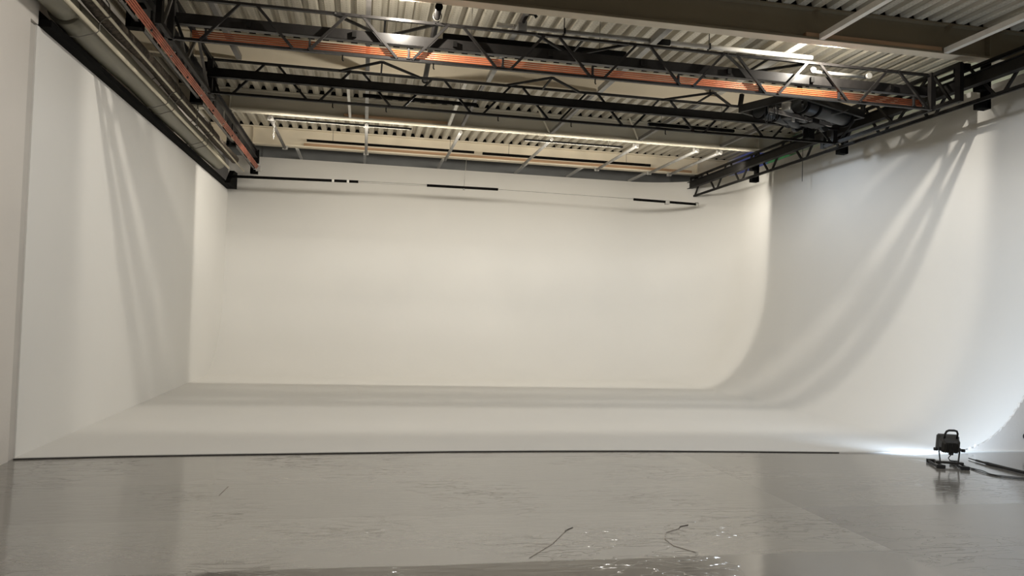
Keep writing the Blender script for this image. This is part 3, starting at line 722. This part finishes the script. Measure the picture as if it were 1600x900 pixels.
# housing: wide at the front (lens side, +Y), tapering to the finned back
bm = B()
def loop(y, w, z0, z1, c=0.02):
    return [bm.verts.new(p) for p in ((-w+c, y, z0), (w-c, y, z0), (w, y, z0+c), (w, y, z1-c), (w-c, y, z1), (-w+c, y, z1), (-w, y, z1-c), (-w, y, z0+c))]
ls = [loop(-0.075, 0.080, 0.175, 0.275, 0.018), loop(-0.045, 0.102, 0.155, 0.297, 0.02), loop(0.02, 0.112, 0.148, 0.306, 0.02), loop(0.055, 0.125, 0.138, 0.316, 0.02), loop(0.085, 0.125, 0.138, 0.316, 0.02)]
for a_, b_ in zip(ls, ls[1:]):
    for i in range(8): bm.faces.new((a_[i], a_[(i+1) % 8], b_[(i+1) % 8], b_[i]))
bm.faces.new(ls[0][::-1]); bm.faces.new(ls[-1])
hs = P(tilt(bm), 'housing', 'lampbody')
bm = B()
for k in range(7): add_box(bm, (-0.066+0.022*k, -0.06, 0.225), (0.006, 0.05, 0.115))
P(tilt(bm), 'cooling_fins', 'lampbody', 0, hs)
bm = B(); add_box(bm, (0, 0.087, 0.227), (0.21, 0.004, 0.14)); P(tilt(bm), 'lens', 'lens', 0, hs, 'bright glass lens')
bm = B(); add_box(bm, (0.0, -0.07, 0.17), (0.05, 0.03, 0.05)); P(tilt(bm), 'cable_gland', 'rubber', 0.006, hs)
bm = B()
hp = [(-0.065, 0.0, 0.295), (-0.060, 0.0, 0.345), (-0.045, 0.0, 0.378), (-0.020, 0.0, 0.390), (0.04, 0.0, 0.392), (0.068, 0.0, 0.385), (0.080, 0.0, 0.36), (0.078, 0.0, 0.30)]
add_tube(bm, hp, 0.0115, 12); P(tilt(bm), 'handle', 'rubber')
bm = B(); add_tube(bm, [(-0.0, -0.09, 0.15), (-0.03, -0.07, 0.10), (0.0, -0.03, 0.066), (0.05, -0.03, 0.058)], 0.005, 8); P(bm, 'lead', 'rubber')

def cable(name, pts, r, lab, m='rubber'):
    P_ = [Vector(p) for p in pts]; out = []
    for i in range(len(P_)-1):
        p0, p1, p2, p3 = P_[max(i-1, 0)], P_[i], P_[i+1], P_[min(i+2, len(P_)-1)]
        for k in range(10):
            t = k/10
            out.append(0.5*((2*p1)+(p2-p0)*t+(2*p0-5*p1+4*p2-p3)*t*t+(3*p1-p0-3*p2+p3)*t**3))
    out.append(P_[-1]); bm = B(); add_tube(bm, out, r, 10)
    return tag(obj(name, bm, m), lab, 'cable', 'cables on the grey floor')
cable('power_cable', [(6.33, 6.93, 0.008), (6.34, 6.78, 0.008), (6.30, 6.62, 0.008), (6.40, 6.50, 0.008), (6.62, 6.37, 0.008)], 0.0045, 'thin black cable from the work light, upper of two strands')
cable('power_cable', [(6.31, 6.90, 0.008), (6.27, 6.72, 0.008), (6.27, 6.56, 0.008), (6.36, 6.44, 0.008), (6.62, 6.31, 0.008)], 0.0045, 'thin black cable from the work light, lower of two strands')
cable('thick_cable', [(6.74, 7.40, 0.014), (6.71, 7.22, 0.016), (6.69, 6.92, 0.018), (6.70, 6.60, 0.018), (6.74, 6.45, 0.018)], [0.006]*8 + [0.012]*6 + [0.017]*27, 'thick black cable on floor right of the work light')
bm = B(); add_tube(bm, [(7.935, 7.845, 0.185), (7.935, 7.80, 0.185)], 0.036, 18); add_tube(bm, [(7.935, 7.80, 0.185), (7.935, 7.775, 0.185)], 0.026, 18)
tag(obj('wall_plug', bm, 'rubber'), 'black round plug on white end wall at right frame edge', 'plug')

# scuffs dragged into the near floor paint
for k, (pts, lab) in enumerate([
        ([(1.05, 4.55, 0), (1.26, 4.81, 0), (1.44, 5.11, 0)], 'long diagonal pale brown scuff on the floor at bottom centre'),
        ([(1.42, 5.09, 0), (1.50, 5.17, 0)], 'short dark tip of a scuff on the floor at bottom centre'),
        ([(2.14, 4.55, 0), (2.05, 4.70, 0), (2.05, 4.85, 0), (2.12, 4.99, 0), (2.26, 5.08, 0)], 'curved pale brown scuff on the floor right of bottom centre'),
        ([(2.25, 5.07, 0), (2.28, 5.12, 0), (2.36, 5.16, 0)], 'short dark tip of the curved scuff on the floor'),
        ([(-1.05, 6.25, 0), (-1.03, 6.55, 0)], 'short dark scuff on the floor left of centre')]):
    bm = B(); add_tube(bm, [(x, y, 0.0015) for x, y, z in pts], 0.0018 if k in (1, 3) else 0.0013, 6)
    tag(obj('floor_scuff', bm, 'scuff' if k in (1, 3) else 'scuff_pale'), lab, 'scuff', 'scuffs on the grey floor')

# ================================================================== LIGHTS
def spot(name, loc, direction, power, col, size=180, blend=0.03, rad=0.06, spec=1.0):
    l = bpy.data.lights.new(name, 'SPOT'); l.energy = power; l.color = col; l.spot_size = math.radians(size); l.spot_blend = blend; l.specular_factor = spec; l.shadow_soft_size = rad
    o = bpy.data.objects.new(name, l); COL.objects.link(o); o.location = loc
    o.rotation_euler = Vector(direction).to_track_quat('-Z', 'Y').to_euler()
    return o
def area(name, loc, direction, power, col, sx, sy, spread=180):
    l = bpy.data.lights.new(name, 'AREA'); l.energy = power; l.color = col; l.shape = 'RECTANGLE'; l.size = sx; l.size_y = sy; l.spread = math.radians(spread)
    o = bpy.data.objects.new(name, l); COL.objects.link(o); o.location = loc
    o.rotation_euler = Vector(direction).to_track_quat('-Z', 'Y').to_euler()
    return o
warm = (1.0, 0.935, 0.82)
for x in (0.32, 5.82): spot('flood_front', (x, 8.72, 4.99), (0, 1, 0), 122, warm, 180, 0.15, 0.022, 0.4)
for k in range(14):
    x = -2.55 + 0.76*k
    if min(abs(x-q) for q in (-1.86, -0.07, 1.76, 3.62, 5.44, 6.78, 7.31)) < 0.16: x += 0.2
    spot('flood_back', (x, 14.62, 4.62), (0, 1, 0), 25, warm, 180, 0.06, 0.12)
for x, c_ in ((0.2, (1.0, 0.95, 0.87)), (5.6, (0.93, 0.965, 1.0))): spot('fill_near', (x, 5.7, 4.95), (0, 0, -1), 200, c_, 170, 0.12, 0.15, 0.1)  # unseen near-bay lamps, added as room fill
for x, c_ in ((0.7, (1.0, 0.97, 0.92)), (4.4, (1.0, 0.97, 0.93)), (6.6, (0.78, 0.88, 1.0))): spot('fill_middle', (x, 12.15, 4.66), (0, 0, -1), 55, c_, 176, 0.2, 0.12, 0.3)  # fill added behind the second beam to lift the dark right wall
spot('fill_far', (2.5, -0.5, 4.9), (0, 0, -1), 320, (1.0, 0.955, 0.88), 168, 0.15, 0.4, 0.1)  # unseen fill lamp added behind the camera
d = Matrix.Rotation(math.radians(-24), 3, 'Z') @ V(0, 1, 0.62)
spot('work_light_beam', Vector((6.18, 7.05, 0.235)) + d*0.10, d, 120, (0.64, 0.80, 1.0), 158, 0.55, 0.05)
w = bpy.data.worlds.new('World'); sc.world = w; w.use_nodes = True
w.node_tree.nodes['Background'].inputs['Color'].default_value = (1.0, 0.97, 0.93, 1)
w.node_tree.nodes['Background'].inputs['Strength'].default_value = 0.20

# ================================================================== CAMERA
cam = bpy.data.cameras.new('Camera'); co = bpy.data.objects.new('Camera', cam); COL.objects.link(co)
F, YAW, PITCH, ROLL = 1181.41, 0.193070, 0.0312769, -0.0313040
cam.sensor_fit = 'HORIZONTAL'; cam.sensor_width = 36.0; cam.lens = F/1600*36.0; cam.clip_start = 0.05; cam.clip_end = 200
fwd = V(math.sin(YAW)*math.cos(PITCH), math.cos(YAW)*math.cos(PITCH), math.sin(PITCH))
rt = V(math.cos(YAW), -math.sin(YAW), 0); up = rt.cross(fwd)
c, s = math.cos(ROLL), math.sin(ROLL)
r2 = rt*c - up*s; u2 = rt*s + up*c
mw = Matrix((r2, u2, -fwd)).transposed().to_4x4(); mw.translation = V(0, 0, 1.5)
co.matrix_world = mw
sc.camera = co
sc.view_settings.view_transform = 'Standard'
sc.view_settings.look = 'None'
sc.view_settings.exposure = 0.06
